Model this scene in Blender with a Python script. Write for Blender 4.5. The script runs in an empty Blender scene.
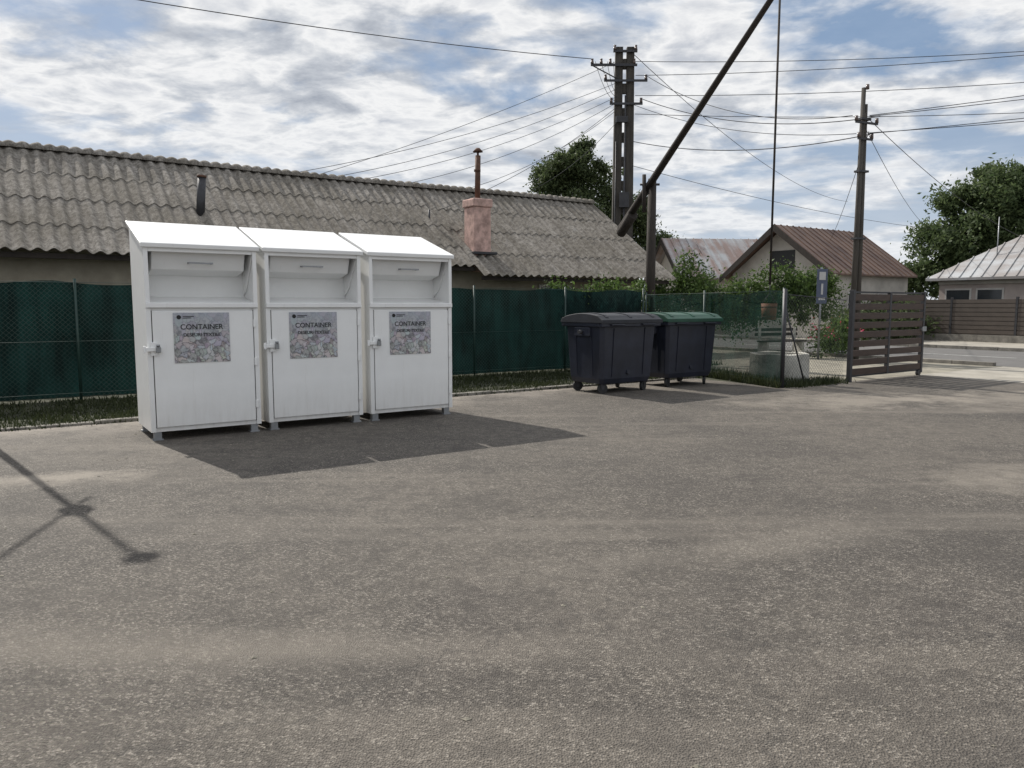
import bpy, math, random
import numpy as np
from mathutils import Vector, Matrix
random.seed(7); rng=np.random.default_rng(11)
TH=math.radians(34.2); CR,SR=math.cos(TH),math.sin(TH)
F0=(-7.76,11.4)
def SO(s,o,z=0.0): return (F0[0]+s*CR-o*SR, F0[1]+s*SR+o*CR, z)
scene=bpy.context.scene
scene.view_settings.view_transform='Standard'
try: scene.view_settings.look='None'
except Exception: pass
scene.view_settings.exposure=0

# ---------------------------------------------------------------- materials
def newmat(name):
    m=bpy.data.materials.new(name); m.use_nodes=True
    nt=m.node_tree; b=nt.nodes['Principled BSDF']; return m,nt,b
def N(nt,t,**k):
    n=nt.nodes.new(t)
    for a,v in k.items(): setattr(n,a,v)
    return n
def L(nt,a,b): nt.links.new(a,b)
def ramp(nt,fac,stops):
    r=N(nt,'ShaderNodeValToRGB'); e=r.color_ramp.elements
    while len(e)<len(stops): e.new(0.5)
    for i,(p,c) in enumerate(stops):
        e[i].position=p; e[i].color=(c[0],c[1],c[2],1) if not isinstance(c,(int,float)) else (c,c,c,1)
    L(nt,fac,r.inputs[0]); return r
def noise(nt,vec,scale,detail=4,rough=.55,dist=0):
    n=N(nt,'ShaderNodeTexNoise'); n.inputs['Scale'].default_value=scale
    n.inputs['Detail'].default_value=detail; n.inputs['Roughness'].default_value=rough
    n.inputs['Distortion'].default_value=dist
    if vec is not None: L(nt,vec,n.inputs['Vector'])
    return n
def coord(nt,which='Object',scale=None,rotz=0):
    tc=N(nt,'ShaderNodeTexCoord')
    if scale is None and not rotz: return tc.outputs[which]
    mp=N(nt,'ShaderNodeMapping'); L(nt,tc.outputs[which],mp.inputs[0])
    if scale: mp.inputs['Scale'].default_value=scale
    mp.inputs['Rotation'].default_value=(0,0,rotz)
    return mp.outputs[0]
def mix(nt,fac,a,b,blend='MIX'):
    m=N(nt,'ShaderNodeMix'); m.data_type='RGBA'; m.blend_type=blend
    if isinstance(fac,(int,float)): m.inputs[0].default_value=fac
    else: L(nt,fac,m.inputs[0])
    for i,x in ((6,a),(7,b)):
        if isinstance(x,(tuple,list)): m.inputs[i].default_value=(x[0],x[1],x[2],1)
        else: L(nt,x,m.inputs[i])
    return m.outputs[2]
def mth(nt,op,a,b=None,c=None):
    n=N(nt,'ShaderNodeMath',operation=op)
    for i,q in enumerate((a,b,c)):
        if q is None: continue
        if isinstance(q,(int,float)): n.inputs[i].default_value=q
        else: L(nt,q,n.inputs[i])
    return n.outputs[0]
def bump(nt,b,h,strength=.3,dist=.01):
    bn=N(nt,'ShaderNodeBump'); bn.inputs['Strength'].default_value=strength
    bn.inputs['Distance'].default_value=dist; L(nt,h,bn.inputs['Height']); L(nt,bn.outputs[0],b.inputs['Normal'])
def simple(name,c,rough=.7,var=.25,scale=3,metal=0,bmp=.15,bscale=40,coordscale=None,dark=None):
    m,nt,b=newmat(name); v=coord(nt,scale=coordscale)
    n=noise(nt,v,scale,5,.65)
    d=dark if dark else tuple(x*(1-var) for x in c)
    l=tuple(min(1,x*(1+var*.6)) for x in c)
    r=ramp(nt,n.outputs[0],[(.3,d),(.7,l)])
    L(nt,r.outputs[0],b.inputs['Base Color'])
    b.inputs['Roughness'].default_value=rough; b.inputs['Metallic'].default_value=metal
    if bmp:
        n2=noise(nt,v,bscale,3,.6); bump(nt,b,n2.outputs[0],bmp,.01)
    return m

def asphalt_mat():
    m,nt,b=newmat('asphalt_lot'); v=coord(nt)
    fine=N(nt,'ShaderNodeTexVoronoi'); fine.inputs['Scale'].default_value=115; L(nt,v,fine.inputs['Vector'])
    fr=N(nt,'ShaderNodeSeparateColor'); L(nt,fine.outputs['Color'],fr.inputs[0])
    sp=ramp(nt,fr.outputs[0],[(0,(.034,.029,.024)),(.45,(.078,.068,.057)),(.8,(.138,.121,.101)),(1,(.31,.28,.24))])
    n1=noise(nt,v,.33,5,.62,.4); n2=noise(nt,v,1.5,5,.7); n4=noise(nt,v,8,4,.75)
    c=mix(nt,ramp(nt,n1.outputs[0],[(.42,.0),(.64,.5)]).outputs[0],sp.outputs[0],(.162,.141,.116))
    c=mix(nt,ramp(nt,n1.outputs[0],[(.3,.5),(.47,.0)]).outputs[0],c,(.048,.042,.037))
    c=mix(nt,ramp(nt,n2.outputs[0],[(.36,.45),(.52,0.0)]).outputs[0],c,(.052,.045,.039))
    c=mix(nt,ramp(nt,n4.outputs[0],[(.36,.55),(.55,0.0)]).outputs[0],c,(.048,.041,.035))
    v2=coord(nt,scale=(.10,1.2,1),rotz=-TH*0.9)
    n3=noise(nt,v2,.9,4,.6,.3)
    c=mix(nt,ramp(nt,n3.outputs[0],[(.53,.0),(.68,.42)]).outputs[0],c,(.21,.184,.153))
    # worn sandy spots on the lot (world positions)
    nn=noise(nt,v,1.6,6,.7)
    for (px,py,rx,ry,am) in ((-3.95,6.5,.75,.3,.7),(4.4,6.6,1.1,.5,.4),(5.6,12.0,2.4,1.0,.55),(8.5,12.2,3,1.2,.5),(-1.2,3.1,.8,.35,.12),(1.4,4.6,1.6,.3,.2)):
        mp=N(nt,'ShaderNodeMapping'); mp.vector_type='TEXTURE'; L(nt,v,mp.inputs[0]); mp.inputs['Location'].default_value=(px,py,0); mp.inputs['Rotation'].default_value=(0,0,.35); mp.inputs['Scale'].default_value=(rx,ry,1)
        ln=N(nt,'ShaderNodeVectorMath',operation='LENGTH'); L(nt,mp.outputs[0],ln.inputs[0])
        d=mth(nt,'ADD',ln.outputs['Value'],mth(nt,'MULTIPLY_ADD',nn.outputs[0],-3.2,1.6))
        rr=ramp(nt,d,[(.25,am),(1.0,0.)]); c=mix(nt,rr.outputs[0],c,(.30,.265,.22))
    vr=coord(nt,rotz=-TH); sx=N(nt,'ShaderNodeSeparateXYZ'); L(nt,vr,sx.inputs[0])
    oo=mth(nt,'SUBTRACT',sx.outputs[1],F0[0]*-SR+F0[1]*CR)
    mr=N(nt,'ShaderNodeMapRange'); L(nt,oo,mr.inputs[0]); mr.inputs[1].default_value=-4.3; mr.inputs[2].default_value=-3.1; mr.inputs[3].default_value=0; mr.inputs[4].default_value=.75
    c=mix(nt,mth(nt,'MULTIPLY',mr.outputs[0],ramp(nt,nn.outputs[0],[(.38,.0),(.6,1.)]).outputs[0]),c,(.29,.255,.215))
    # hairline crack network
    vc=N(nt,'ShaderNodeTexVoronoi'); vc.feature='DISTANCE_TO_EDGE'; vc.inputs['Scale'].default_value=.16
    va=N(nt,'ShaderNodeVectorMath',operation='MULTIPLY_ADD'); L(nt,n2.outputs['Color'],va.inputs[0]); va.inputs[1].default_value=(1.3,1.3,1.3); L(nt,v,va.inputs[2]); L(nt,va.outputs[0],vc.inputs['Vector'])
    c=mix(nt,ramp(nt,vc.outputs['Distance'],[(.0,.5),(.0022,.0)]).outputs[0],c,(.04,.036,.032))
    L(nt,c,b.inputs['Base Color']); b.inputs['Roughness'].default_value=.8
    b.inputs['Specular IOR Level'].default_value=.42
    bump(nt,b,fine.outputs['Distance'],.95,.008)
    return m
M={}
M['asphalt']=asphalt_mat()
M['street']=simple('street_asphalt',(.12,.115,.11),.9,.2,1.5,bmp=.4,bscale=90)
M['concrete']=simple('pale_concrete',(.32,.295,.25),.9,.35,1.2,bmp=.3,bscale=60)
M['gravel']=simple('verge_gravel',(.24,.22,.175),.95,.4,2.5,bmp=.6,bscale=50)
M['kerb']=simple('kerb_concrete',(.21,.195,.17),.9,.5,4,bmp=.4,bscale=50)
M['soil']=simple('ground_soil_grass',(.042,.044,.024),1,.5,1.2,bmp=.5,bscale=30)
M['ringc']=simple('ring_concrete',(.52,.50,.45),.9,.45,3,bmp=.6,bscale=20)
M['polec']=simple('pole_concrete',(.065,.058,.05),.9,.45,2,bmp=.4,bscale=30,coordscale=(4,4,.6))
M['wooddark']=simple('weathered_wood',(.032,.025,.02),.85,.4,3,bmp=.4,bscale=25,coordscale=(5,5,1))
M['gatewood']=simple('gate_plank',(.052,.03,.021),.6,.35,3,bmp=.2,bscale=30,coordscale=(1,1,6))
M['steel']=simple('dark_steel',(.05,.05,.055),.5,.3,6,metal=.4)
M['rust']=simple('rusty_pipe',(.11,.055,.035),.8,.5,6)
M['galv']=simple('galvanised_steel',(.32,.33,.34),.45,.2,8,metal=.7)
M['cable']=simple('cable_rubber',(.03,.03,.032),.6,.1,5,bmp=0)
M['porc']=simple('insulator_porcelain',(.12,.09,.08),.25,.1,5,bmp=0)
M['rubber']=simple('rubber',(.022,.022,.022),.7,.2,8)
M['bin']=simple('bin_plastic',(.016,.019,.032),.45,.4,3,bmp=.1,bscale=50)
M['binlid']=simple('bin_lid_plastic',(.018,.02,.027),.6,.4,4,bmp=.1,bscale=50)
M['binlidg']=simple('bin_lid_green',(.010,.060,.036),.5,.35,4,bmp=.1,bscale=50)
M['wallbeige']=simple('beige_render',(.36,.32,.25),.95,.3,1.5,bmp=.3,bscale=20)
M['wallwhite']=simple('white_render',(.46,.43,.385),.95,.25,1.2,bmp=.2,bscale=20)
M['wallpink']=simple('pink_render',(.42,.36,.33),.95,.2,1.2,bmp=.2,bscale=20)
M['chim']=simple('chimney_plaster',(.55,.37,.32),.95,.5,5,bmp=.6,bscale=14)
M['glass']=simple('window_glass',(.03,.035,.04),.1,.2,2,bmp=0)
M['frame']=simple('window_frame',(.5,.48,.45),.6,.15,4)
M['bucket']=simple('bucket_wood',(.26,.10,.05),.7,.4,6)
M['netpost']=simple('green_post',(.013,.04,.032),.5,.2,5)
M['signb']=simple('sign_back',(.08,.10,.16),.5,.2,6,bmp=0)
M['signw']=simple('sign_white',(.5,.5,.5),.5,.1,6,bmp=0)
M['paint']=simple('road_paint',(.4,.4,.38),.8,.4,5)
M['ink']=simple('ink_black',(.012,.012,.012),.6,.1,5,bmp=0)
M['fencebrown']=simple('brown_sheet_fence',(.08,.064,.053),.6,.2,3,bmp=.1)
M['fencegrey']=simple('grey_panel_fence',(.16,.15,.145),.9,.25,2,bmp=.3)

def tin(name,c1,c2,dirrot):
    m,nt,b=newmat(name); v=coord(nt)
    n=noise(nt,v,.9,6,.65); v2=coord(nt,scale=(1.8,.25,.25),rotz=0)
    n2=noise(nt,v2,1.6,3,.5)
    f=mix(nt,.5,n.outputs[0],n2.outputs[0])
    r=ramp(nt,f,[(.4,c1),(.55,c2)]); L(nt,r.outputs[0],b.inputs['Base Color'])
    b.inputs['Roughness'].default_value=.55; b.inputs['Metallic'].default_value=.2; return m
M['tinred']=tin('tin_roof_rusty',(.075,.042,.032),(.155,.095,.068),TH)
M['tingrey']=tin('tin_roof_grey',(.34,.35,.36),(.22,.16,.14),TH)
M['tinlight']=tin('tin_roof_light',(.38,.39,.40),(.27,.25,.24),TH)

def asbestos():
    m,nt,b=newmat('asbestos_sheet')
    tc=coord(nt); vs=coord(nt,scale=(4.2,.55,.55))
    n1=noise(nt,vs,1.3,5,.7,.2); n2=noise(nt,tc,.55,5,.6); n3=noise(nt,tc,9,5,.8)
    r=ramp(nt,n1.outputs[0],[(.28,(.13,.117,.10)),(.5,(.24,.22,.195)),(.72,(.36,.335,.305))])
    c=mix(nt,ramp(nt,n2.outputs[0],[(.42,0.),(.62,.5)]).outputs[0],r.outputs[0],(.14,.123,.095))
    c=mix(nt,ramp(nt,n3.outputs[0],[(.43,.65),(.55,0.)]).outputs[0],c,(.075,.067,.055))
    n4=noise(nt,tc,19,3,.7)
    c=mix(nt,ramp(nt,n4.outputs[0],[(.58,0.),(.68,.45)]).outputs[0],c,(.40,.38,.34))
    L(nt,c,b.inputs['Base Color']); b.inputs['Roughness'].default_value=.95
    b.inputs['Specular IOR Level'].default_value=.2
    bump(nt,b,n3.outputs[0],.3,.012); return m
M['asb']=asbestos()

def whitepaint():
    m,nt,b=newmat('white_painted_steel'); v=coord(nt)
    n=noise(nt,v,2.2,5,.65)
    r=ramp(nt,n.outputs[0],[(.3,(.80,.80,.785)),(.7,(.86,.86,.845))])
    sx=N(nt,'ShaderNodeSeparateXYZ'); L(nt,v,sx.inputs[0])
    vs=coord(nt,scale=(9,9,1.2)); n2=noise(nt,vs,2,5,.7)
    zz=N(nt,'ShaderNodeMapRange'); L(nt,sx.outputs[2],zz.inputs[0]); zz.inputs[1].default_value=.6; zz.inputs[2].default_value=.05; zz.inputs[3].default_value=0; zz.inputs[4].default_value=.6
    c=mix(nt,mth(nt,'MULTIPLY',zz.outputs[0],n2.outputs[0]),r.outputs[0],(.40,.36,.31))
    st=ramp(nt,n2.outputs[0],[(.6,0.),(.75,.2)])
    c=mix(nt,st.outputs[0],c,(.5,.47,.42))
    L(nt,c,b.inputs['Base Color']); b.inputs['Roughness'].default_value=.36
    n3=noise(nt,v,2.2,2,.5); bump(nt,b,n3.outputs[0],.2,.02); return m
M['white']=whitepaint()

def poster():
    m,nt,b=newmat('poster_print'); v=coord(nt)
    nd=noise(nt,v,6,3,.6); va=N(nt,'ShaderNodeVectorMath',operation='MULTIPLY_ADD'); L(nt,nd.outputs['Color'],va.inputs[0]); va.inputs[1].default_value=(.2,.2,.2); L(nt,v,va.inputs[2])
    vo=N(nt,'ShaderNodeTexVoronoi'); vo.inputs['Scale'].default_value=15; L(nt,va.outputs[0],vo.inputs['Vector'])
    ve=N(nt,'ShaderNodeTexVoronoi'); ve.feature='DISTANCE_TO_EDGE'; ve.inputs['Scale'].default_value=15; L(nt,va.outputs[0],ve.inputs['Vector'])
    hs=N(nt,'ShaderNodeHueSaturation'); hs.inputs['Saturation'].default_value=.22; hs.inputs['Value'].default_value=.75; L(nt,vo.outputs['Color'],hs.inputs['Color'])
    c=mix(nt,.35,hs.outputs[0],(.25,.22,.225))
    c=mix(nt,ramp(nt,ve.outputs['Distance'],[(.0,.8),(.12,.0)]).outputs[0],c,(.05,.045,.05))
    n=noise(nt,v,26,4,.7,.5); c=mix(nt,ramp(nt,n.outputs[0],[(.45,0.),(.6,.4)]).outputs[0],c,(.62,.6,.6))
    sx=N(nt,'ShaderNodeSeparateXYZ'); L(nt,v,sx.inputs[0])
    g=N(nt,'ShaderNodeMapRange'); L(nt,sx.outputs[2],g.inputs[0]); g.inputs[1].default_value=1.08; g.inputs[2].default_value=1.4; g.inputs[3].default_value=.02; g.inputs[4].default_value=.72
    c=mix(nt,g.outputs[0],c,(.36,.39,.45))
    L(nt,c,b.inputs['Base Color']); b.inputs['Roughness'].default_value=.3; return m
M['poster']=poster()

def wirepattern(nt,v,pitch,w):
    sx=N(nt,'ShaderNodeSeparateXYZ'); L(nt,v,sx.inputs[0]); res=[]
    for sg in (1,-1):
        mu=mth(nt,'MULTIPLY_ADD',sx.outputs[2],sg,sx.outputs[0])
        res.append(mth(nt,'LESS_THAN',mth(nt,'FRACT',mth(nt,'MULTIPLY',mu,1/pitch)),w))
    return mth(nt,'MAXIMUM',res[0],res[1])
def net(name,opac,col=(.0045,.019,.0175),wires=False):
    m,nt,b=newmat(name); v=coord(nt); out=nt.nodes['Material Output']
    n=noise(nt,v,1.6,4,.6); n2=noise(nt,v,60,2,.5); vs=coord(nt,scale=(1,1,.12)); n5=noise(nt,vs,5,4,.65)
    f=mix(nt,.55,n.outputs[0],n5.outputs[0])
    r=ramp(nt,f,[(.38,tuple(x*.45 for x in col)),(.62,tuple(x*1.7 for x in col))]); c=r.outputs[0]
    c=mix(nt,ramp(nt,n2.outputs[0],[(.4,.45),(.6,0.)]).outputs[0],c,tuple(x*.3 for x in col))
    if wires:
        nw=noise(nt,v,.5,2,.5); wf=mth(nt,'MULTIPLY',wirepattern(nt,v,.075,.09),ramp(nt,nw.outputs[0],[(.35,.3),(.6,.9)]).outputs[0]); c=mix(nt,wf,c,(.045,.06,.054))
    L(nt,c,b.inputs['Base Color']); b.inputs['Roughness'].default_value=.75; b.inputs['Specular IOR Level'].default_value=.15
    tr=N(nt,'ShaderNodeBsdfTranslucent'); L(nt,c,tr.inputs[0])
    ms=N(nt,'ShaderNodeMixShader'); ms.inputs[0].default_value=.3; L(nt,b.outputs[0],ms.inputs[1]); L(nt,tr.outputs[0],ms.inputs[2])
    if opac>=1: L(nt,ms.outputs[0],out.inputs[0]); return m
    tp=N(nt,'ShaderNodeBsdfTransparent'); m2=N(nt,'ShaderNodeMixShader')
    a=ramp(nt,n2.outputs[0],[(.3,max(0,opac-.12)),(.7,min(1,opac+.12))])
    L(nt,a.outputs[0],m2.inputs[0]); L(nt,tp.outputs[0],m2.inputs[1]); L(nt,ms.outputs[0],m2.inputs[2])
    L(nt,m2.outputs[0],out.inputs[0]); return m
M['net']=net('shade_net',1,wires=True); M['netthin']=net('shade_net_thin',.66,(.006,.030,.022))

def leafmat(name,c0,c1,trans=.3):
    m,nt,b=newmat(name); out=nt.nodes['Material Output']; g=N(nt,'ShaderNodeNewGeometry'); v=coord(nt)
    n=noise(nt,v,.9,3,.6)
    f=mix(nt,.45,g.outputs['Random Per Island'],n.outputs[0])
    r=ramp(nt,f,[(.2,c0),(.75,c1)]); L(nt,r.outputs[0],b.inputs['Base Color']); b.inputs['Roughness'].default_value=.6
    b.inputs['Specular IOR Level'].default_value=.25
    tr=N(nt,'ShaderNodeBsdfTranslucent'); L(nt,r.outputs[0],tr.inputs[0])
    ms=N(nt,'ShaderNodeMixShader'); ms.inputs[0].default_value=trans; L(nt,b.outputs[0],ms.inputs[1]); L(nt,tr.outputs[0],ms.inputs[2]); L(nt,ms.outputs[0],out.inputs[0])
    return m
M['leaf']=leafmat('foliage',(.035,.055,.022),(.11,.14,.06),.4)
M['leafl']=leafmat('foliage_light',(.04,.065,.026),(.125,.165,.07),.45)
M['hedge']=leafmat('foliage_hedge',(.03,.055,.016),(.11,.17,.045),.4)
M['grass']=leafmat('grass_blades',(.018,.027,.010),(.052,.062,.026))
M['flower']=leafmat('flower_petals',(.4,.03,.05),(.6,.12,.2))
M['bark']=simple('bark',(.10,.08,.06),.95,.4,5,bmp=.6,bscale=15)

# ---------------------------------------------------------------- geometry helpers
def link(ob): scene.collection.objects.link(ob); return ob
def empty(name,loc=(0,0,0),rotz=0,scale=1):
    e=bpy.data.objects.new(name,None); e.location=loc; e.rotation_euler=(0,0,rotz); e.empty_display_size=.2; e.scale=(scale,)*3
    return link(e)
def mesh(name,v,f,mat,parent=None,bevel=0,smooth=False):
    me=bpy.data.meshes.new(name); me.from_pydata([tuple(map(float,p)) for p in v],[],[tuple(map(int,q)) for q in f]); me.update()
    ob=bpy.data.objects.new(name,me); link(ob)
    for mm in (mat if isinstance(mat,(list,tuple)) else [mat]): me.materials.append(mm)
    if parent: ob.parent=parent
    if smooth: me.polygons.foreach_set('use_smooth',[True]*len(me.polygons))
    if bevel:
        md=ob.modifiers.new('bevel','BEVEL'); md.width=bevel; md.segments=2; md.limit_method='ANGLE'
    return ob
BF=[(0,3,2,1),(4,5,6,7),(0,1,5,4),(1,2,6,5),(2,3,7,6),(3,0,4,7)]
def bx(x0,x1,y0,y1,z0,z1): return [(x0,y0,z0),(x1,y0,z0),(x1,y1,z0),(x0,y1,z0),(x0,y0,z1),(x1,y0,z1),(x1,y1,z1),(x0,y1,z1)]
def box(name,x0,x1,y0,y1,z0,z1,mat,parent=None,bevel=0): return mesh(name,bx(x0,x1,y0,y1,z0,z1),BF,mat,parent,bevel)
def boxes(name,lst,mat,parent=None,bevel=0):
    v=[];f=[]
    for b in lst:
        k=len(v); v+=bx(*b); f+=[tuple(i+k for i in q) for q in BF]
    return mesh(name,v,f,mat,parent,bevel)
def cyl(name,p0,p1,r0,r1,mat,parent=None,seg=16,smooth=True,cap=True):
    p0=Vector(p0);p1=Vector(p1);d=(p1-p0).normalized(); a=d.orthogonal().normalized(); b=d.cross(a)
    v=[];f=[]
    for p,r in ((p0,r0),(p1,r1)):
        for i in range(seg):
            t=2*math.pi*i/seg; v.append(p+a*(r*math.cos(t))+b*(r*math.sin(t)))
    for i in range(seg): j=(i+1)%seg; f.append((i,j,seg+j,seg+i))
    if cap: f.append(tuple(range(seg))[::-1]); f.append(tuple(range(seg,2*seg)))
    ob=mesh(name,v,f,mat,parent)
    if smooth:
        for p in ob.data.polygons: p.use_smooth=len(p.vertices)==4
    return ob
def extr(name,prof,x0,x1,mat,parent=None,bevel=0):
    n=len(prof); v=[(x0,y,z) for y,z in prof]+[(x1,y,z) for y,z in prof]
    f=[tuple(range(n)),tuple(range(2*n-1,n-1,-1))]+[(i,n+i,n+(i+1)%n,(i+1)%n) for i in range(n)]
    ob=mesh(name,v,f,mat,parent,bevel)
    import bmesh
    bm=bmesh.new(); bm.from_mesh(ob.data); bmesh.ops.recalc_face_normals(bm,faces=bm.faces); bm.to_mesh(ob.data); bm.free()
    return ob
def poly_so(name,pts,z,mat): return mesh(name,[SO(s,o,z) for s,o in pts],[tuple(range(len(pts)))],mat)

# ---------------------------------------------------------------- ground
me=mesh('ground',[(-600,-300,0),(700,-300,0),(700,900,0),(-600,900,0)],[(0,1,2,3)],M['soil'])
poly_so('parking_lot',[(-40,-45),(16.5,-45),(16.5,-5.15),(11.9,-5.15),(11.9,-2.95),(-40,-2.95)],.004,M['asphalt'])
poly_so('gate_apron',[(16.5,-45),(20.5,-45),(20.5,-5.15),(16.5,-5.15)],.004,M['concrete'])
poly_so('verge_pavement',[(12.2,-5.15),(20.4,-5.15),(20.4,60),(15.0,60),(15.0,1),(13.6,0)],.004,M['gravel'])
poly_so('street',[(20.5,-80),(27.5,-80),(27.5,120),(20.5,120)],.006,M['street'])
poly_so('far_pavement',[(27.65,-80),(33.6,-80),(33.6,120),(27.65,120)],.004,M['concrete'])
so_root=SO(0,0,0)
def so_empty(name): return empty(name,so_root,TH)
e=so_empty('kerb'); 
lst=[]; s=-40
while s<11.8:
    lst.append((s,s+.985,-2.95,-2.83+random.uniform(-.004,.004),-.05,.045+random.uniform(-.014,.008))); s+=1.0
boxes('kerb_stones',lst,M['kerb'],e,.012)
e=so_empty('street_kerb')
lst=[(20.35,20.5,o,o+.98,-.05,.1) for o in range(-5,70)]+[(27.5,27.65,o,o+.98,-.05,.12) for o in range(-60,90)]
boxes('kerb_stones',lst,M['kerb'],e,.01)
e=so_empty('street_marking')
boxes('dashes',[(23.94,24.06,o,o+3,.008,.011) for o in range(-60,100,7)],M['paint'],e)

# ---------------------------------------------------------------- grass
def grass(name,fn,n,hmin,hmax,mat):
    v=[];f=[]
    for _ in range(n):
        x,y=fn(); h=random.uniform(hmin,hmax)*random.choice((.6,1,1,1.3)); a=random.uniform(0,6.28); w=random.uniform(.006,.014)
        dx,dy=math.cos(a)*w,math.sin(a)*w; lx,ly=random.gauss(0,.35)*h,random.gauss(0,.35)*h
        k=len(v); v+=[(x-dx,y-dy,0),(x+dx,y+dy,0),(x+lx,y+ly,h)]; f.append((k,k+1,k+2))
    return mesh(name,v,f,mat)
clumps=[(random.uniform(-9,12),random.uniform(-2.7,0)) for _ in range(420)]
def gf():
    if random.random()<.5:
        c=random.choice(clumps); s,o=c[0]+random.gauss(0,.18),min(.1,max(-2.88,c[1]+random.gauss(0,.15)))
    elif random.random()<.25: s,o=random.uniform(-10,12.2),-2.86-abs(random.gauss(0,.06))
    else: s,o=random.uniform(-10,12.2),random.uniform(-2.84,.1)
    return SO(s,o)[:2]
grass('grass',gf,46000,.02,.085,M['grass'])
def gf2():
    t=random.random(); s=13.3-1.4*t; o=-5.15*t
    return SO(s+abs(random.gauss(0,.35))-.2,o)[:2]
grass('grass',gf2,9000,.05,.2,M['grass'])
def gf3(): return SO(random.uniform(12,13.7)+random.gauss(0,.1),-5.05+random.gauss(0,.12))[:2]
grass('grass',gf3,2500,.04,.15,M['grass'])
def gf4(): return SO(random.uniform(13.4,15.3),random.uniform(-1,10))[:2]
grass('grass',gf4,7000,.05,.2,M['grass'])

# ---------------------------------------------------------------- foliage
def leafcloud(name,blobs,size,mat,parent=None,sub=14,spread=.22):
    P=[]
    for (cx,cy,cz,rx,ry,rz,n) in blobs:
        k=max(3,int(sub)); d=rng.normal(size=(k,3)); d/=np.linalg.norm(d,axis=1)[:,None]
        rad=rng.uniform(.35,1.0,size=(k,1)); cen=d*rad
        w=rng.uniform(.4,1.6,k); idx=rng.choice(k,n,p=w/w.sum())
        sc=rng.uniform(.5,1.4,size=k)[idx][:,None]
        p=cen[idx]+rng.normal(size=(n,3))*spread*sc
        p=p*np.array([rx,ry,rz])+np.array([cx,cy,cz]); P.append(p)
    P=np.concatenate(P); P=P[P[:,2]>.02]; n=len(P)
    a=rng.normal(size=(n,3)); a/=np.linalg.norm(a,axis=1)[:,None]
    b=np.cross(a,rng.normal(size=(n,3))); b/=np.linalg.norm(b,axis=1)[:,None]
    sz=(size*rng.uniform(.5,1.4,n))[:,None]
    v=np.stack([P-a*sz,P+b*sz*.45,P+a*sz,P-b*sz*.45],1).reshape(-1,3)
    me=bpy.data.meshes.new(name); me.vertices.add(4*n); me.vertices.foreach_set('co',v.astype(np.float32).ravel())
    me.loops.add(4*n); me.loops.foreach_set('vertex_index',np.arange(4*n,dtype=np.int32))
    me.polygons.add(n); me.polygons.foreach_set('loop_start',np.arange(0,4*n,4,dtype=np.int32))
    try: me.polygons.foreach_set('loop_total',np.full(n,4,dtype=np.int32))
    except Exception: pass
    me.update(calc_edges=True); me.validate()
    me.materials.append(mat); ob=link(bpy.data.objects.new(name,me))
    if parent: ob.parent=parent
    return ob
def tree(name,x,y,h,cr,blobs,mat,leaf=.16,trunk=.25,mult=1.5):
    e=empty(name,(x,y,0))
    top=Vector((random.uniform(-.3,.3),random.uniform(-.3,.3),h*.62))
    cyl('trunk',(0,0,-.1),top,trunk,trunk*.45,M['bark'],e,10)
    for i,(bx_,by_,bz_,rx,ry,rz,n) in enumerate(blobs):
        st=top*(random.uniform(.5,.95)); cyl('limb_%d'%(i+1),st,(bx_*.8,by_*.8,bz_),trunk*.3,trunk*.08,M['bark'],e,6)
    leafcloud('crown',[b[:6]+(int(b[6]*mult),) for b in blobs],leaf,mat,e,sub=34,spread=.17)
    return e
tree('deciduous_tree',3.6,45,11,3,[(-.6,0,9.4,1.5,1.6,1.3,4500),(1.1,.5,8.7,1.6,1.6,1.4,4000),(-1.4,0,8.2,1.3,1.4,1.2,3500),(.2,0,7,2.5,2.3,1.7,5000),(.5,0,10.3,.8,.8,.7,1400),(2.4,0,7,1.2,1.2,1.3,2400)],M['leaf'],.10,mult=1.6)
tree('deciduous_tree',7.2,46,8,3,[(0,0,6.4,1.3,1.6,1.2,3500),(1.2,0,5.2,1.5,1.5,1.2,3000),(-1.2,0,5.4,1.3,1.5,1.3,3000),(.3,0,7.5,.7,.8,.6,1200)],M['leaf'],.10)
tree('willow_tree',29.5,46,11,5,[(0,0,8.6,2.4,2.6,1.7,7000),(2.6,0,7.8,2.6,2.6,2.2,6500),(-2.2,0,7.0,2.0,2.2,1.7,6000),(-3.4,0,5.0,1.9,2.0,1.6,6000),(0,-.5,5.6,3,2.6,2.2,8000),(4,0,5,3,3,2.5,5500),(5.5,0,8.5,2.5,2.5,2,4500),(-4.4,0,3.2,1.6,1.5,1.5,4000),(-2,0,3.4,2.2,2,1.6,4500)],M['leafl'],.13,.35,mult=1.7)
tree('deciduous_tree',14,62,6.5,3,[(0,0,5,2.2,2,1.3,2500),(2,0,4.4,2,2,1.2,2000)],M['leaf'],.17)
bl=[]
for i in range(70):
    a=-35+i*3.2; bl.append((a+random.uniform(-2,2),88+random.uniform(-6,10),random.uniform(1,3),3.2,2.5,random.uniform(1.8,3.4),700))
leafcloud('distant_trees',bl,.4,M['leaf'],sub=16,spread=.28)
def hedge(name,pts,mat,size=.07,n=900,rz=.6,r=.55):
    return leafcloud(name,[(x,y,z,r,r,rz,n) for x,y,z in pts],size,mat,sub=9,spread=.3)
hedge('garden_hedge',[(4.6+i*.5,24+.17*i+random.uniform(-.3,.3),1.75+random.uniform(-.25,.3)) for i in range(13)],M['hedge'],.06,2300,.75,.65)
hedge('climbing_vine',[SO(11.1+i*.33,.55,1.72+random.uniform(-.12,.2)) for i in range(9)],M['hedge'],.05,420,.33,.33)
hedge('garden_shrub',[SO(-3+i*.6,1.2,1.2+random.uniform(-.1,.1)) for i in range(5)],M['leaf'],.06,500,.5,.45)
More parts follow.
